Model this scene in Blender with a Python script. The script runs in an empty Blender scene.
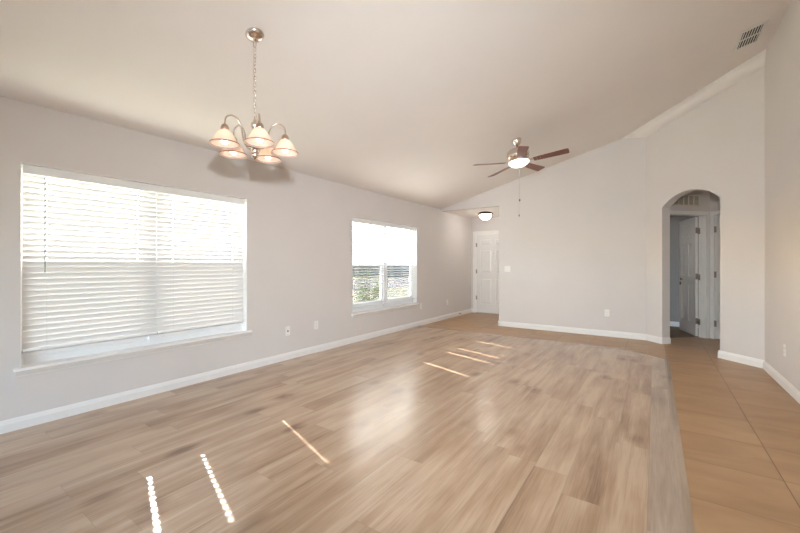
import bpy, bmesh, math, random
from mathutils import Vector, Matrix
random.seed(7)
PI = math.pi
scn = bpy.context.scene
COL = scn.collection
R = math.radians

# ------------------------------------------------------------------ camera
YAW = math.atan2(255.0, 368.0)
cam = bpy.data.cameras.new('camera')
cam.sensor_width = 36.0
cam.lens = 368.0 / 800.0 * 36.0
cam.shift_y = -2.0 / 800.0
cam.clip_start = 0.02
camo = bpy.data.objects.new('camera', cam)
COL.objects.link(camo)
camo.location = (0, 0, 1.225)
camo.rotation_euler = (PI / 2, 0, YAW)
scn.camera = camo

# ------------------------------------------------------------------ world, sun, daylight, exposure
SUN_E, SUN_A = 37.8, -17.8
w = bpy.data.worlds.new('sky'); scn.world = w; w.use_nodes = True
wn = w.node_tree; wn.nodes.clear()
wo = wn.nodes.new('ShaderNodeOutputWorld'); wb = wn.nodes.new('ShaderNodeBackground')
sk = wn.nodes.new('ShaderNodeTexSky'); sk.sky_type = 'NISHITA'; sk.sun_disc = False
sk.sun_elevation = R(38); sk.sun_rotation = R(-72.0); sk.air_density = 1.0; sk.dust_density = 2.5
wm = wn.nodes.new('ShaderNodeVectorMath'); wm.operation = 'MULTIPLY'; wm.inputs[1].default_value = (1.04, 1.0, 0.96)
wn.links.new(sk.outputs[0], wm.inputs[0]); wn.links.new(wm.outputs[0], wb.inputs[0]); wn.links.new(wb.outputs[0], wo.inputs[0])
wb.inputs[1].default_value = 3.0

def lamp(name, kind, loc, energy, color=(1, 1, 1), **kw):
    l = bpy.data.lights.new(name, kind); l.energy = energy; l.color = color
    for k, v in kw.items(): setattr(l, k, v)
    o = bpy.data.objects.new(name, l); COL.objects.link(o); o.location = loc
    return o
sun = lamp('sun', 'SUN', (-20, 5, 20), 60.0, (1.0, 0.985, 0.965), angle=R(0.53))
sd = Vector((math.cos(R(SUN_E)) * math.cos(R(SUN_A)), math.cos(R(SUN_E)) * math.sin(R(SUN_A)), -math.sin(R(SUN_E))))
sun.rotation_euler = sd.to_track_quat('-Z', 'Y').to_euler()
# the photographer's flash on its stand, whose shadow of the chandelier lies on the wall
flash = lamp('flash_light', 'AREA', (0.11, 0.0, 1.65), 24.0, (0.92, 0.98, 1.05), shape='DISK', size=0.12, spread=R(100))
flash.rotation_euler = (R(90), 0, YAW + R(5))
flash2 = lamp('flash_head', 'AREA', (0.11, 0.0, 1.65), 25.0, (0.92, 0.98, 1.05), shape='DISK', size=0.12, spread=R(100))
flash2.rotation_euler = (R(85), 0, YAW - R(18))

scn.view_settings.view_transform = 'Standard'
scn.view_settings.look = 'None'
scn.view_settings.gamma = 1.0
scn.view_settings.use_curve_mapping = False
scn.view_settings.exposure = 0.26
try:
    scn.cycles.use_denoising = True
    scn.cycles.diffuse_bounces = 8
    scn.cycles.max_bounces = 16
    scn.cycles.transparent_max_bounces = 24
    scn.cycles.sample_clamp_indirect = 6.0
except Exception:
    pass

# ------------------------------------------------------------------ materials
MATS = {}
def new_mat(name):
    m = bpy.data.materials.new(name); m.use_nodes = True
    nt = m.node_tree; nt.nodes.clear()
    out = nt.nodes.new('ShaderNodeOutputMaterial')
    return m, nt, out
def N(nt, t, **kw):
    n = nt.nodes.new(t)
    for k, v in kw.items(): setattr(n, k, v)
    return n
def setin(n, **kw):
    for k, v in kw.items():
        n.inputs[k.replace('_', ' ')].default_value = v
def principled(name, color, rough=0.5, metal=0.0, var=0.03, scale=6.0, bump=0.0, bscale=200.0, coat=0.0, spec=0.5):
    m, nt, out = new_mat(name)
    b = N(nt, 'ShaderNodeBsdfPrincipled')
    tc = N(nt, 'ShaderNodeTexCoord'); no = N(nt, 'ShaderNodeTexNoise'); no.inputs['Scale'].default_value = scale
    no.inputs['Detail'].default_value = 3.0
    rp = N(nt, 'ShaderNodeValToRGB')
    c0 = [max(0, c * (1 - var)) for c in color]; c1 = [min(1, c * (1 + var)) for c in color]
    rp.color_ramp.elements[0].position = 0.3; rp.color_ramp.elements[1].position = 0.7
    rp.color_ramp.elements[0].color = (*c0, 1); rp.color_ramp.elements[1].color = (*c1, 1)
    nt.links.new(tc.outputs['Object'], no.inputs['Vector']); nt.links.new(no.outputs['Fac'], rp.inputs[0])
    nt.links.new(rp.outputs[0], b.inputs['Base Color'])
    b.inputs['Roughness'].default_value = rough; b.inputs['Metallic'].default_value = metal
    b.inputs['Specular IOR Level'].default_value = spec
    b.inputs['Coat Weight'].default_value = coat
    if bump > 0:
        n2 = N(nt, 'ShaderNodeTexNoise'); n2.inputs['Scale'].default_value = bscale
        bp = N(nt, 'ShaderNodeBump'); bp.inputs['Strength'].default_value = bump; bp.inputs['Distance'].default_value = 0.002
        nt.links.new(tc.outputs['Object'], n2.inputs['Vector']); nt.links.new(n2.outputs['Fac'], bp.inputs['Height'])
        nt.links.new(bp.outputs[0], b.inputs['Normal'])
    nt.links.new(b.outputs[0], out.inputs[0])
    return m
def emitter(name, color, strength, mixdiff=0.0):
    m, nt, out = new_mat(name)
    e = N(nt, 'ShaderNodeEmission'); e.inputs[0].default_value = (*color, 1); e.inputs[1].default_value = strength
    nt.links.new(e.outputs[0], out.inputs[0])
    return m
def glass_mat(name, refl=0.06, tint=(0.95, 0.95, 0.945)):
    m, nt, out = new_mat(name)
    t = N(nt, 'ShaderNodeBsdfTransparent'); t.inputs[0].default_value = (*tint, 1)
    g = N(nt, 'ShaderNodeBsdfGlossy'); g.inputs['Roughness'].default_value = 0.02
    fr = N(nt, 'ShaderNodeFresnel'); fr.inputs[0].default_value = 1.45
    mx = N(nt, 'ShaderNodeMixShader')
    ge = N(nt, 'ShaderNodeNewGeometry')
    nt.links.new(mth(nt, 'MULTIPLY', fr.outputs[0], mth(nt, 'SUBTRACT', 1.0, ge.outputs['Backfacing'])), mx.inputs[0])
    nt.links.new(t.outputs[0], mx.inputs[1]); nt.links.new(g.outputs[0], mx.inputs[2])
    nt.links.new(mx.outputs[0], out.inputs[0])
    return m
def screen_mat(name, opacity):
    m, nt, out = new_mat(name)
    t = N(nt, 'ShaderNodeBsdfTransparent')
    d = N(nt, 'ShaderNodeBsdfDiffuse'); d.inputs[0].default_value = (0.10, 0.10, 0.105, 1)
    mx = N(nt, 'ShaderNodeMixShader'); mx.inputs[0].default_value = opacity
    nt.links.new(t.outputs[0], mx.inputs[1]); nt.links.new(d.outputs[0], mx.inputs[2])
    nt.links.new(mx.outputs[0], out.inputs[0])
    return m
def translucent_mat(name, color, tcolor, mix=0.5):
    m, nt, out = new_mat(name)
    d = N(nt, 'ShaderNodeBsdfPrincipled'); d.inputs['Base Color'].default_value = (*color, 1); d.inputs['Roughness'].default_value = 0.25
    t = N(nt, 'ShaderNodeBsdfTranslucent'); t.inputs[0].default_value = (*tcolor, 1)
    tc = N(nt, 'ShaderNodeTexCoord'); no = N(nt, 'ShaderNodeTexNoise'); no.inputs['Scale'].default_value = 30
    mp = N(nt, 'ShaderNodeMapRange'); mp.inputs[3].default_value = mix - 0.08; mp.inputs[4].default_value = mix + 0.08
    mx = N(nt, 'ShaderNodeMixShader')
    nt.links.new(tc.outputs['Object'], no.inputs[0]); nt.links.new(no.outputs['Fac'], mp.inputs[0]); nt.links.new(mp.outputs[0], mx.inputs[0])
    nt.links.new(d.outputs[0], mx.inputs[1]); nt.links.new(t.outputs[0], mx.inputs[2])
    nt.links.new(mx.outputs[0], out.inputs[0])
    return m

def mth(nt, op, a, b=None):
    n = N(nt, 'ShaderNodeMath', operation=op)
    for i, v in enumerate((a, b)):
        if v is None: continue
        if isinstance(v, (int, float)): n.inputs[i].default_value = v
        else: nt.links.new(v, n.inputs[i])
    return n.outputs[0]

def wood_floor(name, dark, mid, light, width=0.19, length=1.22, x0=-0.03, rough=0.30, grey=0.0):
    m, nt, out = new_mat(name)
    b = N(nt, 'ShaderNodeBsdfPrincipled')
    tc = N(nt, 'ShaderNodeTexCoord'); sp = N(nt, 'ShaderNodeSeparateXYZ')
    nt.links.new(tc.outputs['Object'], sp.inputs[0])
    xs = mth(nt, 'DIVIDE', mth(nt, 'SUBTRACT', sp.outputs[0], x0), width)
    xi = mth(nt, 'FLOOR', xs); xf = mth(nt, 'FRACT', xs)
    wn1 = N(nt, 'ShaderNodeTexWhiteNoise', noise_dimensions='1D'); nt.links.new(xi, wn1.inputs['W'])
    ys = mth(nt, 'ADD', mth(nt, 'DIVIDE', sp.outputs[1], length), mth(nt, 'MULTIPLY', wn1.outputs['Value'], 3.7))
    yi = mth(nt, 'FLOOR', ys); yf = mth(nt, 'FRACT', ys)
    cb = N(nt, 'ShaderNodeCombineXYZ'); nt.links.new(xi, cb.inputs[0]); nt.links.new(yi, cb.inputs[1])
    wn2 = N(nt, 'ShaderNodeTexWhiteNoise', noise_dimensions='3D'); nt.links.new(cb.outputs[0], wn2.inputs['Vector'])
    # grain coordinates: each plank samples its own patch of noise
    off = N(nt, 'ShaderNodeVectorMath', operation='SCALE'); nt.links.new(wn2.outputs['Color'], off.inputs[0]); off.inputs['Scale'].default_value = 40.0
    sc = N(nt, 'ShaderNodeVectorMath', operation='MULTIPLY'); nt.links.new(tc.outputs['Object'], sc.inputs[0]); sc.inputs[1].default_value = (11.0, 0.75, 1.0)
    ad = N(nt, 'ShaderNodeVectorMath', operation='ADD'); nt.links.new(sc.outputs[0], ad.inputs[0]); nt.links.new(off.outputs[0], ad.inputs[1])
    n1 = N(nt, 'ShaderNodeTexNoise'); n1.inputs['Scale'].default_value = 1.0; n1.inputs['Detail'].default_value = 6; n1.inputs['Roughness'].default_value = 0.6; n1.inputs['Distortion'].default_value = 0.6
    nt.links.new(ad.outputs[0], n1.inputs['Vector'])
    # broad clouds
    sc2 = N(nt, 'ShaderNodeVectorMath', operation='MULTIPLY'); nt.links.new(tc.outputs['Object'], sc2.inputs[0]); sc2.inputs[1].default_value = (4.0, 1.5, 1.0)
    ad2 = N(nt, 'ShaderNodeVectorMath', operation='ADD'); nt.links.new(sc2.outputs[0], ad2.inputs[0]); nt.links.new(off.outputs[0], ad2.inputs[1])
    n2 = N(nt, 'ShaderNodeTexNoise'); n2.inputs['Scale'].default_value = 1.0; n2.inputs['Detail'].default_value = 3
    nt.links.new(ad2.outputs[0], n2.inputs['Vector'])
    # fine streaks
    sc3 = N(nt, 'ShaderNodeVectorMath', operation='MULTIPLY'); nt.links.new(tc.outputs['Object'], sc3.inputs[0]); sc3.inputs[1].default_value = (120.0, 4.0, 1.0)
    n3 = N(nt, 'ShaderNodeTexNoise'); n3.inputs['Scale'].default_value = 1.0; n3.inputs['Detail'].default_value = 2
    nt.links.new(sc3.outputs[0], n3.inputs['Vector'])
    # knots
    sc4 = N(nt, 'ShaderNodeVectorMath', operation='MULTIPLY'); nt.links.new(tc.outputs['Object'], sc4.inputs[0]); sc4.inputs[1].default_value = (4.2, 2.4, 1.0)
    vo = N(nt, 'ShaderNodeTexVoronoi'); vo.inputs['Scale'].default_value = 0.85; nt.links.new(sc4.outputs[0], vo.inputs['Vector'])
    kn = N(nt, 'ShaderNodeMapRange'); nt.links.new(vo.outputs['Distance'], kn.inputs[0])
    kn.inputs[1].default_value = 0.03; kn.inputs[2].default_value = 0.26; kn.inputs[3].default_value = 0.24; kn.inputs[4].default_value = 0.0
    v = mth(nt, 'MULTIPLY', n1.outputs['Fac'], 0.68)
    v = mth(nt, 'ADD', v, mth(nt, 'MULTIPLY', n2.outputs['Fac'], 0.42))
    v = mth(nt, 'ADD', v, mth(nt, 'MULTIPLY', n3.outputs['Fac'], 0.24))
    v = mth(nt, 'ADD', v, mth(nt, 'MULTIPLY', wn2.outputs['Value'], 0.10))
    v = mth(nt, 'SUBTRACT', v, kn.outputs[0])
    v = mth(nt, 'SUBTRACT', v, 0.20)
    rp = N(nt, 'ShaderNodeValToRGB'); cr = rp.color_ramp
    cr.elements[0].position = 0.27; cr.elements[0].color = (*dark, 1)
    cr.elements[1].position = 0.64; cr.elements[1].color = (*light, 1)
    e = cr.elements.new(0.44); e.color = (*mid, 1)
    nt.links.new(v, rp.inputs[0])
    # seams
    ex = mth(nt, 'MULTIPLY', mth(nt, 'MINIMUM', xf, mth(nt, 'SUBTRACT', 1.0, xf)), width)
    ey = mth(nt, 'MULTIPLY', mth(nt, 'MINIMUM', yf, mth(nt, 'SUBTRACT', 1.0, yf)), length)
    ed = mth(nt, 'MINIMUM', ex, ey)
    sm = N(nt, 'ShaderNodeMapRange'); nt.links.new(ed, sm.inputs[0]); sm.inputs[1].default_value = 0.0; sm.inputs[2].default_value = 0.0022
    sm.inputs[3].default_value = 0.72; sm.inputs[4].default_value = 1.0
    mul = N(nt, 'ShaderNodeVectorMath', operation='SCALE'); nt.links.new(rp.outputs[0], mul.inputs[0]); nt.links.new(sm.outputs[0], mul.inputs['Scale'])
    nt.links.new(mul.outputs[0], b.inputs['Base Color'])
    b.inputs['Roughness'].default_value = rough
    b.inputs['Specular IOR Level'].default_value = 0.55
    b.inputs['Coat Weight'].default_value = 0.55; b.inputs['Coat Roughness'].default_value = 0.24
    hh = mth(nt, 'ADD', mth(nt, 'MULTIPLY', n3.outputs['Fac'], 0.25), sm.outputs[0])
    bp = N(nt, 'ShaderNodeBump'); bp.inputs['Strength'].default_value = 0.25; bp.inputs['Distance'].default_value = 0.001
    nt.links.new(hh, bp.inputs['Height']); nt.links.new(bp.outputs[0], b.inputs['Normal'])
    nt.links.new(b.outputs[0], out.inputs[0])
    return m

def tile_floor(name, size=0.478, x0=0.60, y0=2.47):
    m, nt, out = new_mat(name)
    b = N(nt, 'ShaderNodeBsdfPrincipled')
    tc = N(nt, 'ShaderNodeTexCoord'); sp = N(nt, 'ShaderNodeSeparateXYZ'); nt.links.new(tc.outputs['Object'], sp.inputs[0])
    xs = mth(nt, 'DIVIDE', mth(nt, 'SUBTRACT', sp.outputs[0], x0), size)
    ys = mth(nt, 'DIVIDE', mth(nt, 'SUBTRACT', sp.outputs[1], y0), size)
    xf = mth(nt, 'FRACT', xs); yf = mth(nt, 'FRACT', ys)
    cb = N(nt, 'ShaderNodeCombineXYZ'); nt.links.new(mth(nt, 'FLOOR', xs), cb.inputs[0]); nt.links.new(mth(nt, 'FLOOR', ys), cb.inputs[1])
    wn2 = N(nt, 'ShaderNodeTexWhiteNoise', noise_dimensions='3D'); nt.links.new(cb.outputs[0], wn2.inputs['Vector'])
    sc = N(nt, 'ShaderNodeVectorMath', operation='MULTIPLY'); nt.links.new(tc.outputs['Object'], sc.inputs[0]); sc.inputs[1].default_value = (2.2, 5.0, 1)
    off = N(nt, 'ShaderNodeVectorMath', operation='SCALE'); nt.links.new(wn2.outputs['Color'], off.inputs[0]); off.inputs['Scale'].default_value = 9.0
    ad = N(nt, 'ShaderNodeVectorMath', operation='ADD'); nt.links.new(sc.outputs[0], ad.inputs[0]); nt.links.new(off.outputs[0], ad.inputs[1])
    n1 = N(nt, 'ShaderNodeTexNoise'); n1.inputs['Scale'].default_value = 1.0; n1.inputs['Detail'].default_value = 5; n1.inputs['Distortion'].default_value = 0.8
    nt.links.new(ad.outputs[0], n1.inputs['Vector'])
    v = mth(nt, 'ADD', mth(nt, 'MULTIPLY', n1.outputs['Fac'], 0.9), mth(nt, 'MULTIPLY', wn2.outputs['Value'], 0.10))
    rp = N(nt, 'ShaderNodeValToRGB'); cr = rp.color_ramp
    cr.elements[0].position = 0.25; cr.elements[0].color = (0.335, 0.195, 0.095, 1)
    cr.elements[1].position = 0.75; cr.elements[1].color = (0.47, 0.295, 0.155, 1)
    nt.links.new(v, rp.inputs[0])
    ex = mth(nt, 'MULTIPLY', mth(nt, 'MINIMUM', xf, mth(nt, 'SUBTRACT', 1.0, xf)), size)
    ey = mth(nt, 'MULTIPLY', mth(nt, 'MINIMUM', yf, mth(nt, 'SUBTRACT', 1.0, yf)), size)
    smx = N(nt, 'ShaderNodeMapRange'); nt.links.new(ex, smx.inputs[0]); smx.inputs[1].default_value = 0.0015; smx.inputs[2].default_value = 0.0035
    smy = N(nt, 'ShaderNodeMapRange'); nt.links.new(ey, smy.inputs[0]); smy.inputs[1].default_value = 0.0012; smy.inputs[2].default_value = 0.003
    sm = mth(nt, 'MINIMUM', smx.outputs[0], smy.outputs[0])
    mx = N(nt, 'ShaderNodeMix', data_type='RGBA'); nt.links.new(sm, mx.inputs[0])
    mx.inputs[6].default_value = (0.17, 0.095, 0.05, 1); nt.links.new(rp.outputs[0], mx.inputs[7])
    nt.links.new(mx.outputs[2], b.inputs['Base Color'])
    b.inputs['Roughness'].default_value = 0.38
    bp = N(nt, 'ShaderNodeBump'); bp.inputs['Strength'].default_value = 0.4; bp.inputs['Distance'].default_value = 0.002
    nt.links.new(mth(nt, 'ADD', sm, mth(nt, 'MULTIPLY', n1.outputs['Fac'], 0.4)), bp.inputs['Height']); nt.links.new(bp.outputs[0], b.inputs['Normal'])
    nt.links.new(b.outputs[0], out.inputs[0])
    return m

WALL = principled('wall_paint', (0.664, 0.624, 0.596), 0.75, var=0.012, scale=2.0, bump=0.12, bscale=90, spec=0.3)
CEIL = principled('ceiling_paint', (0.78, 0.735, 0.69), 0.85, var=0.012, scale=2.0, bump=0.15, bscale=70, spec=0.2)
TRIM = principled('trim_paint', (0.80, 0.78, 0.755), 0.35, var=0.01)
DOORW = principled('door_paint', (0.76, 0.74, 0.72), 0.28, var=0.01)
VINYL = principled('vinyl_white', (0.82, 0.83, 0.84), 0.35, var=0.01)
SLAT = principled('slat_white', (0.83, 0.83, 0.82), 0.38, var=0.01)
CORD = principled('cord_white', (0.8, 0.8, 0.78), 0.8)
WAND = principled('wand_plastic', (0.42, 0.44, 0.45), 0.2)
PLATE = principled('plate_plastic', (0.82, 0.79, 0.75), 0.35, var=0.01)
DARK = principled('dark_slot', (0.03, 0.028, 0.025), 0.7)
DUCT = principled('duct_dark', (0.05, 0.045, 0.035), 0.8)
VENTP = principled('vent_paint', (0.74, 0.72, 0.68), 0.4, var=0.01)
GRILLE = principled('grille_paint', (0.66, 0.58, 0.47), 0.5, var=0.02)
NICKEL = principled('brushed_nickel', (0.72, 0.62, 0.54), 0.24, 1.0, var=0.06, scale=40)
NICKELD = principled('satin_nickel', (0.50, 0.46, 0.42), 0.32, 1.0, var=0.06, scale=40)
COPPER = principled('aged_copper_nickel', (0.55, 0.40, 0.32), 0.32, 1.0, var=0.06, scale=40)
HINGE = principled('hinge_metal', (0.36, 0.31, 0.28), 0.4, 1.0, var=0.06, scale=40)
BRONZE = principled('bronze', (0.20, 0.13, 0.09), 0.35, 0.9, var=0.08)
BANDM = principled('amber_band', (0.42, 0.17, 0.09), 0.3, 0.0, var=0.08)
BLADE = principled('blade_walnut', (0.17, 0.052, 0.028), 0.45, var=0.2, scale=9, coat=0.25, spec=0.3)
BULB = emitter('bulb_glow', (1.0, 0.88, 0.76), 11.0)
SHADEG = translucent_mat('shade_glass', (0.86, 0.80, 0.75), (0.95, 0.78, 0.63), 0.5)
BOWLG = emitter('bowl_glow', (1.0, 0.95, 0.9), 4.0)
DOMEG = emitter('dome_glow', (1.0, 0.95, 0.88), 22.0)
GLASS = glass_mat('window_glass')
SCREEN = screen_mat('insect_mesh', 0.73)
SCREEND = screen_mat('added_dimming_mesh', 0.84)  # for the sheet added to dim the bedroom window
WOOD = wood_floor('oak_laminate', (0.165, 0.083, 0.037), (0.345, 0.214, 0.122), (0.49, 0.352, 0.235))
WOODB = wood_floor('border_plank', (0.235, 0.155, 0.10), (0.37, 0.275, 0.20), (0.49, 0.385, 0.295), width=0.2, length=2.4, x0=-0.0305)
WOODM = wood_floor('edge_moulding', (0.20, 0.135, 0.085), (0.31, 0.225, 0.155), (0.42, 0.32, 0.23), width=0.4, length=2.4, x0=-0.3)
TILE = tile_floor('beige_tile')
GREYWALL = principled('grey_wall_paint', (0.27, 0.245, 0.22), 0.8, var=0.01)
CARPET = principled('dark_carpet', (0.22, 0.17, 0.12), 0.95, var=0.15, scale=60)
GRASS = principled('grass', (0.40, 0.41, 0.28), 0.9, var=0.35, scale=3.0, bump=0.5, bscale=40)
ASPH = principled('asphalt', (0.33, 0.33, 0.34), 0.9, var=0.06)
LEAF = principled('leaf', (0.24, 0.42, 0.09), 0.45, var=0.3, scale=9)
BARK = principled('bark', (0.16, 0.10, 0.06), 0.9, var=0.2)
STUCCO = principled('stucco', (0.48, 0.50, 0.53), 0.9, var=0.03)
ROOFM = principled('roof_shingle', (0.24, 0.23, 0.23), 0.9, var=0.15, scale=8)
EXT = principled('exterior_stucco', (0.62, 0.58, 0.52), 0.9, var=0.03)

# ------------------------------------------------------------------ mesh helpers
class MB:
    def __init__(s): s.v = []; s.f = []; s.sm = []
    def add(s, vs, fs, smooth=False, mat=None):
        o = len(s.v)
        s.v += [tuple(mat @ Vector(v)) if mat else tuple(v) for v in vs]
        s.f += [tuple(i + o for i in f) for f in fs]; s.sm += [smooth] * len(fs)
        return s
    def box(s, x0, x1, y0, y1, z0, z1, mat=None):
        vs = [(x0, y0, z0), (x1, y0, z0), (x1, y1, z0), (x0, y1, z0), (x0, y0, z1), (x1, y0, z1), (x1, y1, z1), (x0, y1, z1)]
        fs = [(0, 3, 2, 1), (4, 5, 6, 7), (0, 1, 5, 4), (1, 2, 6, 5), (2, 3, 7, 6), (3, 0, 4, 7)]
        return s.add(vs, fs, False, mat)
    def lathe(s, prof, n=32, cap0=True, cap1=True, mat=None, smooth=True):
        vs = []; fs = []
        for r, z in prof:
            for k in range(n):
                a = 2 * PI * k / n; vs.append((r * math.cos(a), r * math.sin(a), z))
        m = len(prof)
        for i in range(m - 1):
            for k in range(n):
                k2 = (k + 1) % n
                fs.append((i * n + k, i * n + k2, (i + 1) * n + k2, (i + 1) * n + k))
        s.add(vs, fs, smooth, mat)
        caps = []
        if cap0: caps.append(tuple(range(n))[::-1])
        if cap1: caps.append(tuple((m - 1) * n + k for k in range(n)))
        o = len(s.v) - len(vs)
        for c in caps: s.f.append(tuple(i + o for i in c)); s.sm.append(False)
        return s
    def tube(s, pts, r, n=8, closed=False, mat=None):
        P = [Vector(p) for p in pts]; m = len(P); vs = []; fs = []
        rad = r if isinstance(r, (list, tuple)) else [r] * m
        up = Vector((0, 0, 1)); prev = None
        for i in range(m):
            if closed: t = P[(i + 1) % m] - P[i - 1]
            else: t = P[min(i + 1, m - 1)] - P[max(i - 1, 0)]
            t.normalize()
            if prev is None:
                a = up if abs(t.dot(up)) < 0.9 else Vector((1, 0, 0))
                u = t.cross(a).normalized()
            else:
                u = (prev - t * prev.dot(t)).normalized()
            prev = u; vv = t.cross(u)
            for k in range(n):
                a = 2 * PI * k / n
                vs.append(tuple(P[i] + (u * math.cos(a) + vv * math.sin(a)) * rad[i]))
        for i in range(m if closed else m - 1):
            j = (i + 1) % m
            for k in range(n):
                k2 = (k + 1) % n
                fs.append((i * n + k, i * n + k2, j * n + k2, j * n + k))
        if not closed:
            fs.append(tuple(range(n))[::-1]); fs.append(tuple((m - 1) * n + k for k in range(n)))
        return s.add(vs, fs, True, mat)
    def prism(s, poly, vec, mat=None):
        """poly: list of 3D points (planar), extruded by vec."""
        n = len(poly); v = Vector(vec)
        vs = [tuple(p) for p in poly] + [tuple(Vector(p) + v) for p in poly]
        fs = [tuple(range(n))[::-1], tuple(range(n, 2 * n))] + [(i, (i + 1) % n, n + (i + 1) % n, n + i) for i in range(n)]
        return s.add(vs, fs, False, mat)
    def build(s, name, material, parent=None, loc=None, rot=None, bevel=0.0, kind=None, tri=False):
        me = bpy.data.meshes.new(name)
        bm = bmesh.new()
        bv = [bm.verts.new(v) for v in s.v]
        for f, sm in zip(s.f, s.sm):
            try:
                fc = bm.faces.new([bv[i] for i in f]); fc.smooth = sm
            except ValueError:
                pass
        bmesh.ops.recalc_face_normals(bm, faces=bm.faces[:])
        if tri:
            bmesh.ops.triangulate(bm, faces=[f for f in bm.faces if len(f.verts) > 4])
        bm.to_mesh(me); bm.free()
        me.materials.append(material)
        o = bpy.data.objects.new(name, me); COL.objects.link(o)
        if parent: o.parent = parent
        if loc: o.location = loc
        if rot: o.rotation_euler = rot
        if kind: o['kind'] = kind
        if bevel > 0:
            md = o.modifiers.new('bevel', 'BEVEL'); md.width = bevel; md.segments = 2; md.limit_method = 'ANGLE'; md.angle_limit = R(40)
        return o
def thing(name, label, cat, loc=(0, 0, 0), rot=(0, 0, 0), group=None, kind=None):
    o = bpy.data.objects.new(name, None); COL.objects.link(o)
    o.location = loc; o.rotation_euler = rot; o.empty_display_size = 0.1
    if label: o['label'] = label
    if cat: o['category'] = cat
    if group: o['group'] = group
    if kind: o['kind'] = kind
    return o
def tag(o, label, cat, group=None):
    o['label'] = label; o['category'] = cat
    if group: o['group'] = group
    return o

# ------------------------------------------------------------------ room dimensions (metres)
XL, YB, XR, XK = -3.87, 7.18, 1.06, -0.12      # left wall, back wall, right wall, corner of the angled wall
XE, YD = -2.57, 8.80                           # entry return wall, front door wall
YN = -3.20                                     # wall behind the camera
S = 0.262
def zc(x): return 2.44 + S * (x - XL)
T = 0.16
W1 = (0.64, 2.485, 0.455, 1.985); W2 = (4.285, 6.175, 0.455, 1.965)

# ------------------------------------------------------------------ floor
MB().prism([(-3.95, YN - .1, -0.12), (3.0, YN - .1, -0.12), (3.0, 13.0, -0.12), (-3.95, 13.0, -0.12)], (0, 0, 0.12)).build('floor', TILE, kind='structure')
MB().prism([(XL, YN, 0), (-0.03, YN, 0), (-0.03, 5.92, 0), (-0.45, 6.205, 0), (XL, 6.205, 0)], (0, 0, 0.008)).build('floor_laminate', WOOD, kind='structure')
MB().prism([(-0.03, YN, 0), (0.10, YN, 0), (0.10, 5.83, 0), (-0.03, 5.92, 0)], (0, 0, 0.009)).build('trim_1', WOODB, kind='structure')
mb = MB()
mb.prism([(0.10, YN, 0), (0.10, YN, 0.0115), (0.115, YN, 0.013), (0.15, YN, 0.002), (0.15, YN, 0)], (0, 5.83 - YN, 0))
mb.build('trim_2', WOODM, kind='structure')
mb = MB()
def strip(mb, a, b, wd, h):
    a = Vector(a); b = Vector(b); t = (b - a).normalized(); n = Vector((-t.y, t.x, 0))
    prof = [a, a + Vector((0, 0, h)), a + n * wd * .4 + Vector((0, 0, h * 1.1)), a + n * wd + Vector((0, 0, .002)), a + n * wd]
    mb.prism(prof, b - a)
strip(mb, (-0.45, 6.205, 0), (XL, 6.205, 0), -0.045, 0.011)
strip(mb, (0.12, 5.83, 0), (-0.45, 6.205, 0), -0.04, 0.011)
mb.build('trim_3', WOODM, kind='structure')

# ------------------------------------------------------------------ walls
def holed(mb, x0, x1, ya, yb, za, zb, holes):
    ys = ya
    for (h0, h1, z0, z1) in sorted(holes):
        mb.box(x0, x1, ys, h0, za, zb)
        mb.box(x0, x1, h0, h1, za, z0); mb.box(x0, x1, h0, h1, z1, zb)
        ys = h1
    mb.box(x0, x1, ys, yb, za, zb)
mb = MB(); holed(mb, XL - T, XL, YN - .1, YD + .1, -0.10, 2.46, [W1, W2]); mb.build('wall_left', WALL, kind='structure')
mb = MB()   # back wall with the gable over the entry opening
mb.prism([(XE, YB, 0), (XK + .02, YB, 0), (XK + .02, YB, zc(XK) + .02), (XL, YB, zc(XL) + 0.0), (XL, YB, 2.40), (XE, YB, 2.40)], (0, 0.12, 0))
mb.build('wall_back', WALL, kind='structure', tri=True)
MB().box(XE, XE + 0.12, YB + .12, YD, 0, 2.44).build('wall_entry', WALL, kind='structure')
mb = MB()   # front door wall
DX0, DX1, DH = -3.745, -2.83, 1.985
mb.box(XL, DX0 - .02, YD, YD + T, 0, 2.46); mb.box(DX1 + .02, XE + .12, YD, YD + T, 0, 2.46); mb.box(DX0 - .02, DX1 + .02, YD, YD + T, DH + .02, 2.46)
mb.build('wall_front_door', WALL, kind='structure')
# angled wall with the arch
u45 = Vector((1, -1, 0)).normalized(); n45 = Vector((1, 1, 0)).normalized()
P0 = Vector((XK, YB, 0)); LW = (XR - XK) * math.sqrt(2)
s1, s2, zs, za = 0.297, 1.160, 2.100, 2.288
def wp(s, z, d=0): p = P0 + u45 * s + n45 * d; return (p.x, p.y, z)
hw = (s2 - s1) / 2; rise = za - zs; rr = (hw * hw + rise * rise) / (2 * rise); a0 = math.asin(hw / rr)
arc = [((s1 + s2) / 2 - rr * math.sin(a0 - 2 * a0 * k / 28.0) * 1, za - rr + rr * math.cos(a0 - 2 * a0 * k / 28.0)) for k in range(29)]
out = [(0, 0), (s1, 0)] + arc + [(s2, 0), (LW + .12, 0), (LW + .12, zc(XR) + .06), (0, zc(XK) + .02)]
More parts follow.
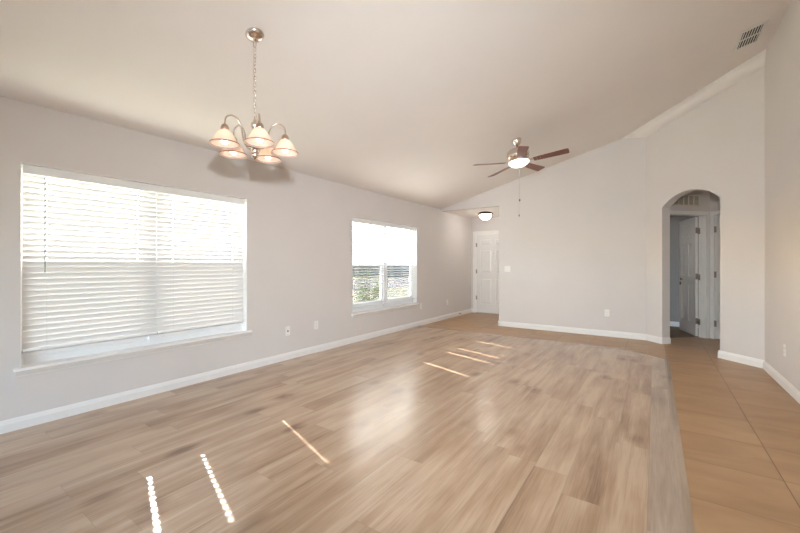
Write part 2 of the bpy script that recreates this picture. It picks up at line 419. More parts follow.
# built as a run of pieces so the curved head stays clean
mb = MB()
TW = 0.14
def piece(pts): mb.prism([wp(s, z) for s, z in pts], n45 * TW)
piece([(0, 0), (s1, 0), (s1, zs), (s1, zc(XK + s1 * .7071) + .02), (0, zc(XK) + .02)])
for k in range(28):
    (a, z0), (b, z1) = arc[k], arc[k + 1]
    piece([(a, z0), (b, z1), (b, zc(XK + b * .7071) + .02), (a, zc(XK + a * .7071) + .02)])
piece([(s2, 0), (LW + .05, 0), (LW + .05, zc(XR) + .03), (s2, zc(XK + s2 * .7071) + .02)])
o = mb.build('wall_arch', WALL, kind='structure')
MB().box(XR, XR + T, YN - .1, YB - (XR - XK) + .06, 0, zc(XR) + .03).build('wall_right', WALL, kind='structure')
# wall behind the camera, with a wide opening added for daylight
mb = MB(); PX0, PX1, PZ = -3.45, 0.65, 2.35
zt = lambda x: zc(x) + .02
def nearp(x0, x1, z0): mb.prism([(x0, YN - .12, z0), (x1, YN - .12, z0), (x1, YN - .12, zt(x1)), (x0, YN - .12, zt(x0))], (0, .12, 0))
nearp(XL, PX0, 0); nearp(PX1, XR, 0); nearp(PX0, PX1, PZ)
mb.build('wall_near', WALL, kind='structure')

# ------------------------------------------------------------------ ceilings
mb = MB()
mb.prism([(XL - .02, YN - .1, zc(XL - .02)), (XR + .05, YN - .1, zc(XR + .05)), (XR + .05, YB + .1, zc(XR + .05)), (XL - .02, YB + .1, zc(XL - .02))], (0, 0, 0.1))
# the narrow splay where the slope meets the angled wall
q = [(-0.46, YB, zc(-0.46)), (XK, YB, 3.285), (XR, YB - (XR - XK), 3.565), (XR, 5.93, zc(XR))]
NU = 14
gv = []
for i in range(NU + 1):
    t_ = i / NU
    up_ = Vector(q[0]).lerp(Vector(q[3]), t_); lo_ = Vector(q[1]).lerp(Vector(q[2]), t_)
    gv += [tuple(up_ + Vector((0, 0, .03)) + Vector((.04, .04, 0))), tuple(up_), tuple(lo_), tuple(lo_ + Vector((.05, .05, .02)))]
gf = []
for i in range(NU):
    for j in range(3): gf.append((i * 4 + j, (i + 1) * 4 + j, (i + 1) * 4 + j + 1, i * 4 + j + 1))
mb.add(gv, gf, False)
for i in range(NU): mb.sm[len(mb.sm) - 3 * NU + i * 3 + 1] = True
mb.build('ceiling', CEIL, kind='structure')
MB().box(XL - .02, XE + .14, YB + .115, YD + .1, 2.401, 2.50).build('ceiling_entry', CEIL, kind='structure')

# ------------------------------------------------------------------ hall behind the arch
HC = Vector((0.75, 7.97, 0))                   # corner between the two hall door walls
d11 = Vector((1, 1, 0)).normalized(); d1m = Vector((1, -1, 0)).normalized()
def slab(name, a, b, nrm, th, z0, z1, mat, holes=()):
    """wall from a to b (plan), thickness th along nrm; holes as (s0,s1,ztop)"""
    a = Vector((a[0], a[1], 0)); b = Vector((b[0], b[1], 0)); t = (b - a); L = t.length; t.normalize()
    mb = MB()
    def bx(s0, s1, za, zb):
        if s1 - s0 < 1e-4: return
        p = a + t * s0; q = a + t * s1
        mb.prism([(p.x, p.y, za), (q.x, q.y, za), (q.x, q.y, zb), (p.x, p.y, zb)], nrm * th)
    s = 0
    for (h0, h1, zt_) in holes:
        bx(s, h0, z0, z1); bx(h0, h1, zt_, z1); s = h1
    bx(s, L, z0, z1)
    return mb.build(name, mat, kind='structure')
# wall with the open door: runs from the arch wall's back to HC
A1 = HC - d11 * 1.02
DO0, DO1 = 0.205, 0.935                        # opening measured from A1
nL = Vector((-1, 1, 0)).normalized()
slab('wall_hall_left', A1, HC + d11 * .0, nL, 0.12, 0, 2.44, WALL, [(DO0 - .02, DO1 + .02, 2.06)])
B1 = HC + d1m * 1.5
slab('wall_hall_end', HC, B1, n45, 0.12, 0, 2.44, WALL, [(0.055, 0.85, 2.06)])
slab('wall_hall_right', (B1.x, B1.y), (XR + T, YB - (XR - XK) - .1), Vector((1, -.6, 0)).normalized(), 0.1, 0, 2.44, WALL)
# hall ceiling
mb = MB(); pl = [wp(-.02, 2.44, TW * .9), wp(LW + .15, 2.44, TW * .9), (B1.x + .1, B1.y + .1, 2.44), (HC.x, HC.y + .15, 2.44), (A1.x - .12, A1.y + .1, 2.44)]
mb.prism(pl, (0, 0, .08)); mb.build('ceiling_hall', CEIL, kind='structure', tri=True)
# bedroom beyond the open door
mb = MB(); mb.box(-2.4, -1.1, 9.05, 9.15, 0, 2.6); mb.box(0.0, 2.2, 9.05, 9.15, 0, 2.6); mb.box(-1.1, 0, 9.05, 9.15, 0, .7); mb.box(-1.1, 0, 9.05, 9.15, 1.95, 2.6)
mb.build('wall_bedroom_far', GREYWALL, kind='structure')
mb = MB()
for a, b, c, d in ((-1.1, -1.06, .7, 1.95), (-.04, 0, .7, 1.95), (-1.06, -.04, .7, .74), (-1.06, -.04, 1.91, 1.95), (-1.06, -.04, 1.30, 1.34)): mb.box(a, b, 9.06, 9.11, c, d)
w3 = mb.build('window_3', VINYL, kind='structure')
MB().box(-1.06, -.04, 9.082, 9.086, .74, 1.91).build('pane', GLASS, w3)
MB().box(-1.06, -.04, 9.118, 9.12, .74, 1.91).build('mesh_screen', SCREEND, w3)  # no insect screen: unseen sheet added to cut the daylight entering the bedroom
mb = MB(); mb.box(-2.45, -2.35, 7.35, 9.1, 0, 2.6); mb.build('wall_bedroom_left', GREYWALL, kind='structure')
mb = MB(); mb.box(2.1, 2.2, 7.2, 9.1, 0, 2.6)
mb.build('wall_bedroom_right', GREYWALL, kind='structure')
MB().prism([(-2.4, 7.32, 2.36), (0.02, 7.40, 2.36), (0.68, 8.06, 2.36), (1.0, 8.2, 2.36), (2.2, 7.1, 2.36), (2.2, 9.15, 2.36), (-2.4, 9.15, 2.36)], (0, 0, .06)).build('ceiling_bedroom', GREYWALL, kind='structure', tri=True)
q = A1 + nL * .12; c = HC + nL * .12
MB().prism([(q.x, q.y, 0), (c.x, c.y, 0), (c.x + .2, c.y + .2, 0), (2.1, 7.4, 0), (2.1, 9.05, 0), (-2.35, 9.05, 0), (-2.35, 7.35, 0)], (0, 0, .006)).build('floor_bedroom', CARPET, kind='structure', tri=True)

# ------------------------------------------------------------------ baseboards
def baseboard(name, pts, nrm_side=1, h=0.098, th=0.016, parent=None):
    """pts: plan polyline; board stands on the left-hand side when nrm_side=1"""
    mb = MB()
    for a, b in zip(pts[:-1], pts[1:]):
        a = Vector((*a, 0)); b = Vector((*b, 0)); t = (b - a).normalized(); n = Vector((-t.y, t.x, 0)) * nrm_side
        prof = [a, a + n * th, a + n * th + Vector((0, 0, h * .68)), a + n * th * .75 + Vector((0, 0, h * .78)), a + n * th * .55 + Vector((0, 0, h * .9)), a + n * th * .25 + Vector((0, 0, h)), a + Vector((0, 0, h))]
        mb.prism([tuple(p) for p in prof], (b - a))
    return mb.build(name, TRIM, kind='structure')
baseboard('baseboard_left', [(XL, YN), (XL, YD)], -1)
baseboard('baseboard_front_door', [(XL, YD), (DX0 - .06, YD)], -1)
baseboard('baseboard_entry', [(XE, YD), (XE, YB - .016)], -1)
baseboard('baseboard_back', [(XE - .016, YB), (XK + .006, YB)], -1)
pa = lambda s, d=0: wp(s, 0, d)[:2]
baseboard('baseboard_arch_left', [pa(-.006), pa(s1 + .016)], -1)
baseboard('baseboard_arch_jamb', [pa(s1), pa(s1, TW)], -1)
baseboard('baseboard_arch_right', [pa(s2 - .016), pa(LW + .006)], -1)
baseboard('baseboard_arch_jamb_right', [pa(s2, TW), pa(s2)], -1)
baseboard('baseboard_right', [(XR, YB - (XR - XK) + .006), (XR, YN)], -1)
baseboard('baseboard_bedroom', [(-2.35, 9.05), (2.1, 9.05)], -1)

# ------------------------------------------------------------------ windows
def window(name, W, n):
    y0, y1, z0, z1 = W; ym = (y0 + y1) / 2
    w = thing(name, None, None, (XL, y0, z0), kind='structure')
    def L(mb): # bring world mesh coords into the empty's frame
        mb.v = [(a - XL, b - y0, c - z0) for a, b, c in mb.v]; return mb
    xo, xi = XL - .145, XL - .085
    mb = MB(); F = .035
    mb.box(xo, xi, y0, y0 + F, z0, z1); mb.box(xo, xi, y1 - F, y1, z0, z1)
    mb.box(xo, xi, y0 + F, y1 - F, z1 - F, z1); mb.box(xo, xi, y0 + F, y1 - F, z0, z0 + F + .02)
    L(mb).build('window_frame', VINYL, w, bevel=.002)
    L(MB().box(xo, xi + .01, ym - .048, ym + .048, z0 + F, z1 - F)).build('mullion', VINYL, w, bevel=.002)
    zm = 1.232
    for a, b in ((y0 + F, ym - .048), (ym + .048, y1 - F)):
        mb = MB(); r = .032
        mb.box(xo + .03, xi - .005, a, a + r, z0 + F + .02, zm + .02); mb.box(xo + .03, xi - .005, b - r, b, z0 + F + .02, zm + .02)
        mb.box(xo + .03, xi - .005, a + r, b - r, z0 + F + .02, z0 + .150); mb.box(xo + .03, xi - .005, a + r, b - r, zm - .02, zm + .02)
        sash = L(mb).build('lower_sash', VINYL, w, bevel=.002)
        mb = MB(); r = .026
        mb.box(xo + .004, xo + .028, a, a + r, zm - .02, z1 - F); mb.box(xo + .004, xo + .028, b - r, b, zm - .02, z1 - F)
        mb.box(xo + .004, xo + .028, a + r, b - r, z1 - F - .026, z1 - F); mb.box(xo + .004, xo + .028, a + r, b - r, zm - .018, zm + .014)
        sash2 = L(mb).build('upper_sash', VINYL, w, bevel=.002)
        L(MB().box(xo + .040, xo + .044, a + .03, b - .03, z0 + .14, zm - .015)).build('pane', GLASS, sash)
        L(MB().box(xo + .014, xo + .018, a + .024, b - .024, zm + .01, z1 - F - .024)).build('pane', GLASS, sash2)
        L(MB().box(xo - .008, xo - .006, a + .004, b - .004, z0 + F + .02, zm)).build('mesh_screen', SCREEN, w)
    # stool (inner sill) and apron
    mb = MB(); ext = .042 if n == 1 else .02
    mb.box(xi - .05, XL, y0, y1, z0 - .02, z0 + .005)
    prof = [(XL, 0, z0 - .022), (XL + .034, 0, z0 - .022), (XL + .042, 0, z0 - .014), (XL + .042, 0, z0 - .006), (XL + .036, 0, z0 + .005), (XL, 0, z0 + .005)]
    mb.prism([(a, y0 - ext, c) for a, b, c in prof], (0, y1 - y0 + 2 * ext, 0))
    L(mb).build('window_sill', TRIM, w)
    mb = MB(); prof = [(XL, 0, z0 - .022), (XL + .026, 0, z0 - .022), (XL + .022, 0, z0 - .034), (XL + .012, 0, z0 - .05), (XL + .008, 0, z0 - .062), (XL, 0, z0 - .062)]
    hgt = 1.0 if n == 1 else .8
    mb.prism([(a, y0 - ext + .012, z0 - .022 + (c - z0 + .022) * hgt) for a, b, c in prof], (0, y1 - y0 + 2 * ext - .024, 0))
    L(mb).build('apron', TRIM, w)
    # painted reveal lining
    mb = MB()
    mb.box(xi, XL - .001, y1 - .004, y1, z0, z1); mb.box(xi, XL - .001, y0, y0 + .004, z0, z1); mb.box(xi, XL - .001, y0, y1, z1 - .004, z1)
    L(mb).build('reveal', TRIM, w)
    return w
window('window_1', W1, 1); window('window_2', W2, 2)

# ------------------------------------------------------------------ blinds
BX = XL - .042
def slat_mesh(L, holes, wd=.0505, th=.0036, hole=(.0075, .0065)):
    """local: x across (outward -, room +), y along 0..L; cut-outs at the ladder positions"""
    mb = MB(); hw_, hl = hole
    cuts = [(h - hl, h + hl) for h in holes]
    c = wd / 2
    ys = 0
    for a, b in cuts:
        mb.box(-c, c, ys, a, -th / 2, th / 2)
        mb.box(-c, -hw_, a, b, -th / 2, th / 2); mb.box(hw_, c, a, b, -th / 2, th / 2)
        ys = b
    mb.box(-c, c, ys, L, -th / 2, th / 2)
    return mb
def blind(ya, yb, z0, z1, tilt, label, wand_at, ladders):
    t = thing('window_blind', label, 'blind', (BX, ya, z0), group='white slatted blinds in the two windows')
    L = yb - ya; H = z1 - z0
    hol = [l - ya for l in ladders]
    # head rail with its valance
    MB().box(-.028, .022, .004, L - .004, H - .052, H - .006).build('head_rail', SLAT, t, bevel=.002)
    mb = MB(); mb.prism([(.024, 0, H - .072), (.032, 0, H - .070), (.034, 0, H - .060), (.034, 0, H - .012), (.031, 0, H - .004), (.024, 0, H - .003)], (0, L, 0))
    mb.build('valance', SLAT, t)
    top = H - .094; bot = .125; pitch = .0440
    n = int((top - bot) / pitch) + 1
    base = slat_mesh(L - .002, [h - .001 for h in hol], hole=(.0075, .0065) if tilt > 30 else (.0185, .010)).build('slat', SLAT, t)
    low = None
    for k in range(n):
        zk = z0 + top - k * pitch
        if zk < 1.25 and low is None:
            low = slat_mesh(L - .002, []).build('slat', SLAT, t); o = low
        else:
            o = base if k == 0 else (low or base).copy()
        if k and o is not low: COL.objects.link(o); o.parent = t
        o.location = (0, .001, top - k * pitch)
        o.rotation_euler = (random.uniform(-.0008, .0008), -R(tilt + random.uniform(-1.2, 1.2)), 0)
    zb = top - n * pitch + .004
    br = MB().box(-.026, .026, .002, L - .002, -.009, .009).build('bottom_rail', SLAT, t, loc=(0, 0, zb), rot=(0, -R(min(tilt, 25)), 0), bevel=.003)
    ct, st = math.cos(R(tilt)) * .0265, math.sin(R(tilt)) * .0265
    for h in hol:
        mb = MB()
        mb.tube([(ct, h, H - .05), (ct, h, zb)], .0009, 6); mb.tube([(-ct, h, H - .05), (-ct, h, zb)], .0009, 6)
        mb.tube([(0, h + .004, H - .05), (0, h + .004, zb)], .0008, 6)
        mb.build('ladder_cord', CORD, t)
    if wand_at:
        mb = MB(); yy, l = wand_at; yy -= ya
        mb.tube([(.038, yy, H - .075), (.040, yy, H - .10), (.041, yy, H - .075 - l)], [.002, .0042, .0042], 6)
        mb.build('tilt_wand', WAND, t)
    return t
g = .012
m1 = (W1[0] + W1[1]) / 2; m2 = (W2[0] + W2[1]) / 2
blind(W1[0] + .014, m1 - .0012, W1[2], W1[3] - .006, 65, 'white slatted blind left of centre in the large near window, with a grey tilt wand', (W1[0] + .135, .74), (W1[0] + .15, m1 - .155))
blind(m1 + .0012, W1[1] - .022, W1[2], W1[3] - .006, 65, 'white slatted blind covering the right half of the large near window, slats nearly closed', None, (m1 + .145, W1[1] - .155))
blind(W2[0] + .020, m2 - .002, W2[2], W2[3] - .006, 10, 'open white slatted blind in the far window, left half, before the shrub', (W2[0] + .165, .70), (W2[0] + .15, m2 - .15))
blind(m2 + .002, W2[1] - .022, W2[2], W2[3] - .006, 10, 'open white slatted blind in the far window, right half nearest the entry', None, (m2 + .15, W2[1] - .155))

# ------------------------------------------------------------------ doors
def panel_leaf(mb, Wd, H, th=.035, both=True):
    """six-panel leaf in local x 0..Wd, y 0..th, z 0..H, as stiles, rails and raised panels"""
    st, mid = .115, .105
    rails = [(0, .22), (.86, 1.0), (1.58, 1.70), (H - .12, H)]
    rec = .010
    mb.box(0, st, 0, th, 0, H); mb.box(Wd - st, Wd, 0, th, 0, H); xm = Wd / 2
    mb.box(xm - mid / 2, xm + mid / 2, 0, th, 0, H)
    cols = [(st, xm - mid / 2), (xm + mid / 2, Wd - st)]
    for a, b in cols:
        for z0, z1 in rails: mb.box(a, b, 0, th, z0, z1)
        for (r0, r1) in zip(rails[:-1], rails[1:]):
            z0, z1 = r0[1], r1[0]
            mb.box(a, b, rec, th - rec, z0, z1)
            i = .012; j = .032
            for yo, yi in ((rec, .002), (th - rec, th - .002)):
                vs = [(a + i, yo, z0 + i), (b - i, yo, z0 + i), (b - i, yo, z1 - i), (a + i, yo, z1 - i),
                      (a + j, yi, z0 + j), (b - j, yi, z0 + j), (b - j, yi, z1 - j), (a + j, yi, z1 - j)]
                mb.add(vs, [(0, 1, 5, 4), (1, 2, 6, 5), (2, 3, 7, 6), (3, 0, 4, 7), (4, 5, 6, 7)])
    return mb
def casing(mb, x0, x1, H, w=.058, th=.016):
    """flat casing with a stepped profile round an opening, on local plane y=0 projecting to -y"""
    for (a, b, za, zb) in ((x0 - w, x0, 0, H + w), (x1, x1 + w, 0, H + w), (x0, x1, H, H + w)):
        mb.box(a, b, -th * .7, 0, za, zb)
    o = w * .45
    for (a, b, za, zb) in ((x0 - w, x0 - w + o, 0, H + w), (x1 + w - o, x1 + w, 0, H + w), (x0 - w + o, x1 + w - o, H + w - o, H + w)):
        mb.box(a, b, -th, -th * .7, za, zb)
def hinge(parent, x, y, z, h=.1, ang=0.0):
    mb = MB(); mb.tube([(0, 0, -h / 2), (0, 0, h / 2)], .007, 8)
    mb.box(-.030, .0, .002, .005, -h / 2, h / 2); mb.box(0, .030, .002, .005, -h / 2, h / 2)
    return mb.build('hinge', HINGE, parent, loc=(x, y, z), rot=(0, 0, ang))

# front door: local x along +X, facing -Y
d1 = thing('door_1', None, None, (DX0, YD, 0), kind='structure')
mb = MB(); casing(mb, -.02, DX1 - DX0 + .02, DH + .02); mb.build('door_casing', TRIM, d1, bevel=.002)
mb = MB(); mb.box(-.02, 0, 0, .12, 0, DH + .02); mb.box(DX1 - DX0, DX1 - DX0 + .02, 0, .12, 0, DH + .02); mb.box(0, DX1 - DX0, 0, .12, DH, DH + .02); mb.build('door_jamb', TRIM, d1)
lf = panel_leaf(MB(), DX1 - DX0 - .006, DH - .022, .044).build('door_leaf', DOORW, d1, loc=(.003, .012, .018))
MB().box(0, DX1 - DX0, -.01, .13, 0, .017).build('threshold', NICKELD, d1)
for z in (.385, 1.05, 1.72): hinge(d1, -.002, .006, z)
MB().lathe([(.011, 0), (.011, .004), (.006, .006)], 16).build('peephole', NICKELD, lf, loc=(.455, 0, 1.49), rot=(R(90), 0, 0))
mb = MB(); mb.lathe([(.03, 0), (.032, .006), (.014, .012), (.012, .04), (.026, .052), (.028, .066), (.018, .076)], 20); mb.build('door_knob', NICKELD, lf, loc=(.84, 0, .95), rot=(R(90), 0, 0))

# open bedroom door in the hall: local x along d11, facing the hall (-n)
a11 = math.atan2(d11.y, d11.x)
d2 = thing('door_2', None, None, (A1.x, A1.y, 0), (0, 0, a11), kind='structure')
mb = MB(); casing(mb, DO0, DO1, 2.04, .062); mb.build('door_casing', TRIM, d2, bevel=.002)
mb = MB(); mb.box(DO0 - .02, DO0, 0, .12, 0, 2.06); mb.box(DO1, DO1 + .02, 0, .12, 0, 2.06); mb.box(DO0, DO1, 0, .12, 2.04, 2.06)
mb.box(DO1 - .012, DO1, .05, .075, 0, 2.04); mb.box(DO0, DO0 + .012, .05, .075, 0, 2.04)
mb.build('door_jamb', TRIM, d2)
# leaf hinged on the far side of the jamb, swung into the bedroom
hx, hy = DO1 + .002, .128
LWD = .725
open_a = R(105) - a11
leaf = panel_leaf(MB(), LWD, 2.02, .035).build('door_leaf', DOORW, d2, loc=(hx - .012, hy - .006, .012), rot=(0, 0, open_a))
for z in (.255, 1.01, 1.79):
    mb = MB(); mb.tube([(0, 0, -.05), (0, 0, .05)], .0075, 8); mb.box(-.001, .0015, .002, .034, -.05, .05)
    mb.build('hinge_plate', HINGE, leaf, loc=(-.001, 0, z))
    mb = MB(); mb.box(-.003, 0, -.034, -.002, -.05, .05)
    mb.build('hinge', HINGE, d2, loc=(DO1, hy - .004, z))
def lever(parent, x, z, ys):
    mb = MB(); mb.lathe([(.031, 0), (.031, .006), (.012, .010), (.010, .045)], 20)
    mb.tube([(0, 0, .042), (.03, 0, .046), (.115, 0, .044)], [.009, .009, .007], 8)
    return mb.build('door_lever', BRONZE, parent, loc=(x, 0 if ys < 0 else .035, z), rot=(R(90) if ys < 0 else R(-90), 0, PI if ys > 0 else PI))
lever(leaf, LWD - .07, .945, 1); lever(leaf, LWD - .07, .945, -1)
MB().lathe([(.028, 0), (.028, .008), (.02, .014), (.008, .016)], 20).build('deadbolt', BRONZE, leaf, loc=(LWD - .07, .035, .865), rot=(R(-90), 0, 0))

# closed hall door on the next wall: local x along d1m, facing the hall (-n45)
d3 = thing('door_3', None, None, (HC.x, HC.y, 0), (0, 0, -PI / 4), kind='structure')
mb = MB(); casing(mb, .075, .83, 2.04, .06); mb.build('door_casing', TRIM, d3, bevel=.002)
mb = MB(); mb.box(.055, .075, 0, .12, 0, 2.06); mb.box(.83, .85, 0, .12, 0, 2.06); mb.box(.075, .83, 0, .12, 2.04, 2.06); mb.build('door_jamb', TRIM, d3)
panel_leaf(MB(), .749, 2.015, .035).build('door_leaf', DOORW, d3, loc=(.078, .006, .018))
for z in (.255, 1.06, 1.80): hinge(d3, .077, -.002, z)
# unseen glazed patio door, added behind the camera to let in daylight
d4 = thing('added_patio_door', None, None, (PX0, YN - .06, 0), kind='structure')
mb = MB(); WdP = PX1 - PX0
for a in (0, WdP / 3 - .03, 2 * WdP / 3 - .03, WdP - .06): mb.box(a, a + .06, -.03, .03, 0, PZ)
mb.box(0, WdP, -.03, .03, 0, .06); mb.box(0, WdP, -.03, .03, PZ - .06, PZ)
mb.build('door_frame', VINYL, d4, bevel=.002)
MB().box(.05, WdP - .05, -.003, .003, .05, PZ - .05).build('pane', GLASS, d4)

# ------------------------------------------------------------------ chandelier
CX, CY = -2.317, 1.548
CZ = zc(CX)
ch = thing('chandelier', 'five-arm nickel chandelier with lit bell-shaped glass shades hanging on a chain', 'chandelier', (CX, CY, CZ))
slope = -math.atan(S)
def cz(z): return z - CZ
mb = MB(); mb.lathe([(.062, -.002), (.063, -.008), (.058, -.016), (.045, -.026), (.026, -.033), (.012, -.036), (.010, -.046)], 36)
mb.build('canopy', NICKEL, ch, rot=(0, slope, 0))
# hook loop, chain, cord
def ring(mb, c, rx, rz, r, rot, n=18):
    pts = []
    for k in range(n):
        a = 2 * PI * k / n; x = rx * math.cos(a); z = rz * math.sin(a)
        pts.append((c[0] + x * math.cos(rot), c[1] + x * math.sin(rot), c[2] + z))
    mb.tube(pts, r, 6, closed=True)
mb = MB(); ring(mb, (0, 0, cz(2.776)), .012, .026, .0028, R(20)); mb.build('ceiling_loop', NICKEL, ch)
mb = MB(); z = 2.742; k = 0
while z > 2.295:
    ring(mb, (0, 0, cz(z)), .0085, .0165, .0021, R(20 + 90 * (k % 2)), 14); z -= .0255; k += 1
mb.build('chain', NICKEL, ch)
mb = MB(); pts = []
for k in range(60):
    tt = k / 59; zz = 2.80 - tt * .53
    rad = .004 + (.018 if tt < .14 else 0) * math.sin(PI * min(tt / .14, 1))
    pts.append((rad * math.cos(tt * 42), rad * math.sin(tt * 42), cz(zz)))
mb.tube(pts, .0016, 6); mb.build('power_cord', CORD, ch)
def cz(z): return z - CZ - .016
mb = MB(); ring(mb, (0, 0, cz(2.290)), .018, .022, .0028, R(-30)); mb.build('body_loop', NICKEL, ch)
mb = MB(); mb.lathe([(.004, cz(2.264)), (.010, cz(2.258)), (.012, cz(2.245)), (.022, cz(2.236)), (.027, cz(2.222)), (.020, cz(2.205)), (.013, cz(2.19)), (.013, cz(2.13)), (.020, cz(2.115)), (.033, cz(2.095)), (.038, cz(2.075)), (.030, cz(2.055)), (.020, cz(2.045)), (.022, cz(2.020)), (.024, cz(2.0)), (.018, cz(1.992)), (.008, cz(1.988)), (.006, cz(1.982))], 32)
mb.build('body', NICKEL, ch)
vr = Vector((math.cos(YAW), math.sin(YAW), 0)); vd = Vector((-math.sin(YAW), math.cos(YAW), 0))
cdir = Vector((CX, CY, 0)).normalized(); rdir = Vector((cdir.y, -cdir.x, 0))
shade_prof = [(.021, .100), (.028, .098), (.040, .088), (.052, .070), (.064, .048), (.077, .026), (.088, .010), (.098, 0), (.0955, -.001), (.087, .008), (.074, .024), (.061, .046), (.049, .068), (.037, .085), (.022, .094)]
base_sh = None
for i in range(5):
    al = R(-60 + 72 * i)
    dv = vr * math.cos(al) + vd * math.sin(al)
    ang = math.atan2(dv.y, dv.x); RR = .206
    M = Matrix.Rotation(ang, 4, 'Z')
    cp = [(.026, 2.068), (.055, 2.062), (.078, 2.085), (.088, 2.13), (.095, 2.18), (.115, 2.222), (.148, 2.243), (.182, 2.236), (.201, 2.215), (RR, 2.185), (RR, 2.165)]
    # smooth the arm with Catmull-Rom
    P = [Vector((a, 0, cz(b))) for a, b in cp]; pts = []
    for j in range(len(P) - 1):
        p0, p1, p2, p3 = P[max(j - 1, 0)], P[j], P[j + 1], P[min(j + 2, len(P) - 1)]
        for q_ in range(5):
            t_ = q_ / 5
            pts.append(.5 * ((2 * p1) + (p2 - p0) * t_ + (2 * p0 - 5 * p1 + 4 * p2 - p3) * t_ ** 2 + (3 * p1 - p0 - 3 * p2 + p3) * t_ ** 3))
    pts.append(P[-1])
    arm = MB().tube([tuple(p) for p in pts], .0052, 8).build('arm', NICKEL, ch, rot=(0, 0, ang))
    mb = MB(); mb.lathe([(.008, .034), (.016, .030), (.024, .018), (.0265, .004), (.0265, -.010), (.020, -.012)], 24)
    mb.build('socket_cup', COPPER, arm, loc=(RR, 0, cz(2.138)))
    sh = MB()
    sh.lathe([(r * 1.0, z) for r, z in shade_prof], 40, cap0=False, cap1=False)
    sh = sh.build('glass_shade', SHADEG, ch, loc=tuple(Vector((dv.x * RR, dv.y * RR, cz(2.033)))))
    mb = MB(); pts = [(.0905 * math.cos(2 * PI * k / 40), .0905 * math.sin(2 * PI * k / 40), .0085) for k in range(40)]
    mb.tube(pts, .0036, 6, closed=True); mb.build('rim_band', BANDM, sh)
    mb = MB(); mb.lathe([(.010, .075), (.013, .066), (.020, .048), (.023, .034), (.020, .018), (.012, .009), (.004, .006)], 20); mb.build('bulb', BULB, sh)

# ------------------------------------------------------------------ ceiling fan
FX, FY = -1.645, 5.324
FZ = zc(FX)
fan = thing('ceiling_fan', 'five-blade ceiling fan with dark brown blades and a lit white glass bowl', 'ceiling fan', (FX, FY, FZ))
tilt = Matrix.Rotation(R(3.0), 4, Vector((-math.sin(YAW), math.cos(YAW), 0)) * -1)
pf = R(-25.0)
fan.rotation_euler = (Matrix.Rotation(R(3.9), 4, Vector((math.sin(pf), -math.cos(pf), 0))) @ tilt).to_euler()
fz = lambda z: z - FZ
mb = MB(); mb.lathe([(.068, .012), (.070, 0), (.066, -.02), (.050, -.058), (.034, -.082), (.028, -.088)], 36); mb.build('canopy', NICKEL, fan, rot=(0, slope * .6, 0))
MB().lathe([(.013, -.07), (.013, fz(2.875))], 16).build('down_rod', BRONZE, fan)
mb = MB(); mb.lathe([(.030, fz(2.888)), (.085, fz(2.884)), (.125, fz(2.872)), (.150, fz(2.850)), (.158, fz(2.815)), (.154, fz(2.765)), (.130, fz(2.735)), (.100, fz(2.722))], 48); mb.build('motor_housing', NICKEL, fan)
mb = MB(); mb.lathe([(.100, fz(2.724)), (.130, fz(2.721)), (.148, fz(2.712)), (.148, fz(2.702)), (.138, fz(2.698))], 48); mb.build('light_fitter', NICKEL, fan)
mb = MB(); mb.lathe([(.138, fz(2.702)), (.143, fz(2.696)), (.137, fz(2.680)), (.118, fz(2.658)), (.084, fz(2.638)), (.045, fz(2.627)), (.010, fz(2.623))], 48); mb.build('glass_bowl', BOWLG, fan)
mb = MB(); mb.lathe([(.004, fz(2.630)), (.014, fz(2.622)), (.012, fz(2.610)), (.006, fz(2.602)), (.003, fz(2.598))], 16); mb.build('finial', NICKELD, fan)
def blade_mesh():
    mb = MB(); th = .006; pts = []
    r0, r1 = .205, .665
    outl = [(r0, -.048), (r0 + .10, -.055), (r1 - .10, -.065), (r1 - .028, -.067)]
    for k in range(1, 8):
        a = -PI / 2 + k * PI / 2 / 8; outl.append((r1 - .028 + .028 * math.cos(a), -.039 + .028 * math.sin(a)))
    full = outl + [(x, -y) for x, y in reversed(outl)]
    mb.prism([(x, y, -th / 2) for x, y in full], (0, 0, th))
    return mb
for k in range(5):
    ang = R(4 + 72 * k)
    b = blade_mesh().build('blade', BLADE, fan, loc=(0, 0, fz(2.690)), bevel=.0015)
    b.rotation_euler = (Matrix.Rotation(ang, 4, 'Z') @ Matrix.Rotation(R(-12), 4, 'X')).to_euler()
    mb = MB()
    mb.prism([(.11, -.022, .004), (.17, -.014, .004), (.215, -.034, .004), (.29, -.034, .004), (.32, 0, .004), (.29, .034, .004), (.215, .034, .004), (.17, .014, .004), (.11, .022, .004)], (0, 0, .006))
    for sx, sy in ((.25, .02), (.25, -.02), (.295, 0)): mb.lathe([(.006, -.0045), (.006, -.002)], 10, mat=Matrix.Translation((sx, sy, -.003)))
    mb.build('blade_iron', NICKELD, b)
inv = fan.rotation_euler.to_matrix().inverted()
for dy, zend, nm in ((-.012, 2.135, 'round'), (.012, 1.918, 'long')):
    pc = MB().tube([(0, 0, 0), (0, 0, zend - 2.60)], .0016, 6).build('pull_chain', NICKELD, fan, loc=tuple(Vector((0, 0, fz(2.61))) + inv @ (vd * dy)))
    pc.rotation_euler = inv.to_euler()
    prof = [(.003, .020), (.010, .010), (.012, 0), (.010, -.010), (.003, -.018)] if nm == 'round' else [(.003, .018), (.007, .010), (.008, -.006), (.003, -.016)]
    MB().lathe(prof, 14).build('chain_fob', BRONZE, pc, loc=(0, 0, zend - 2.60))

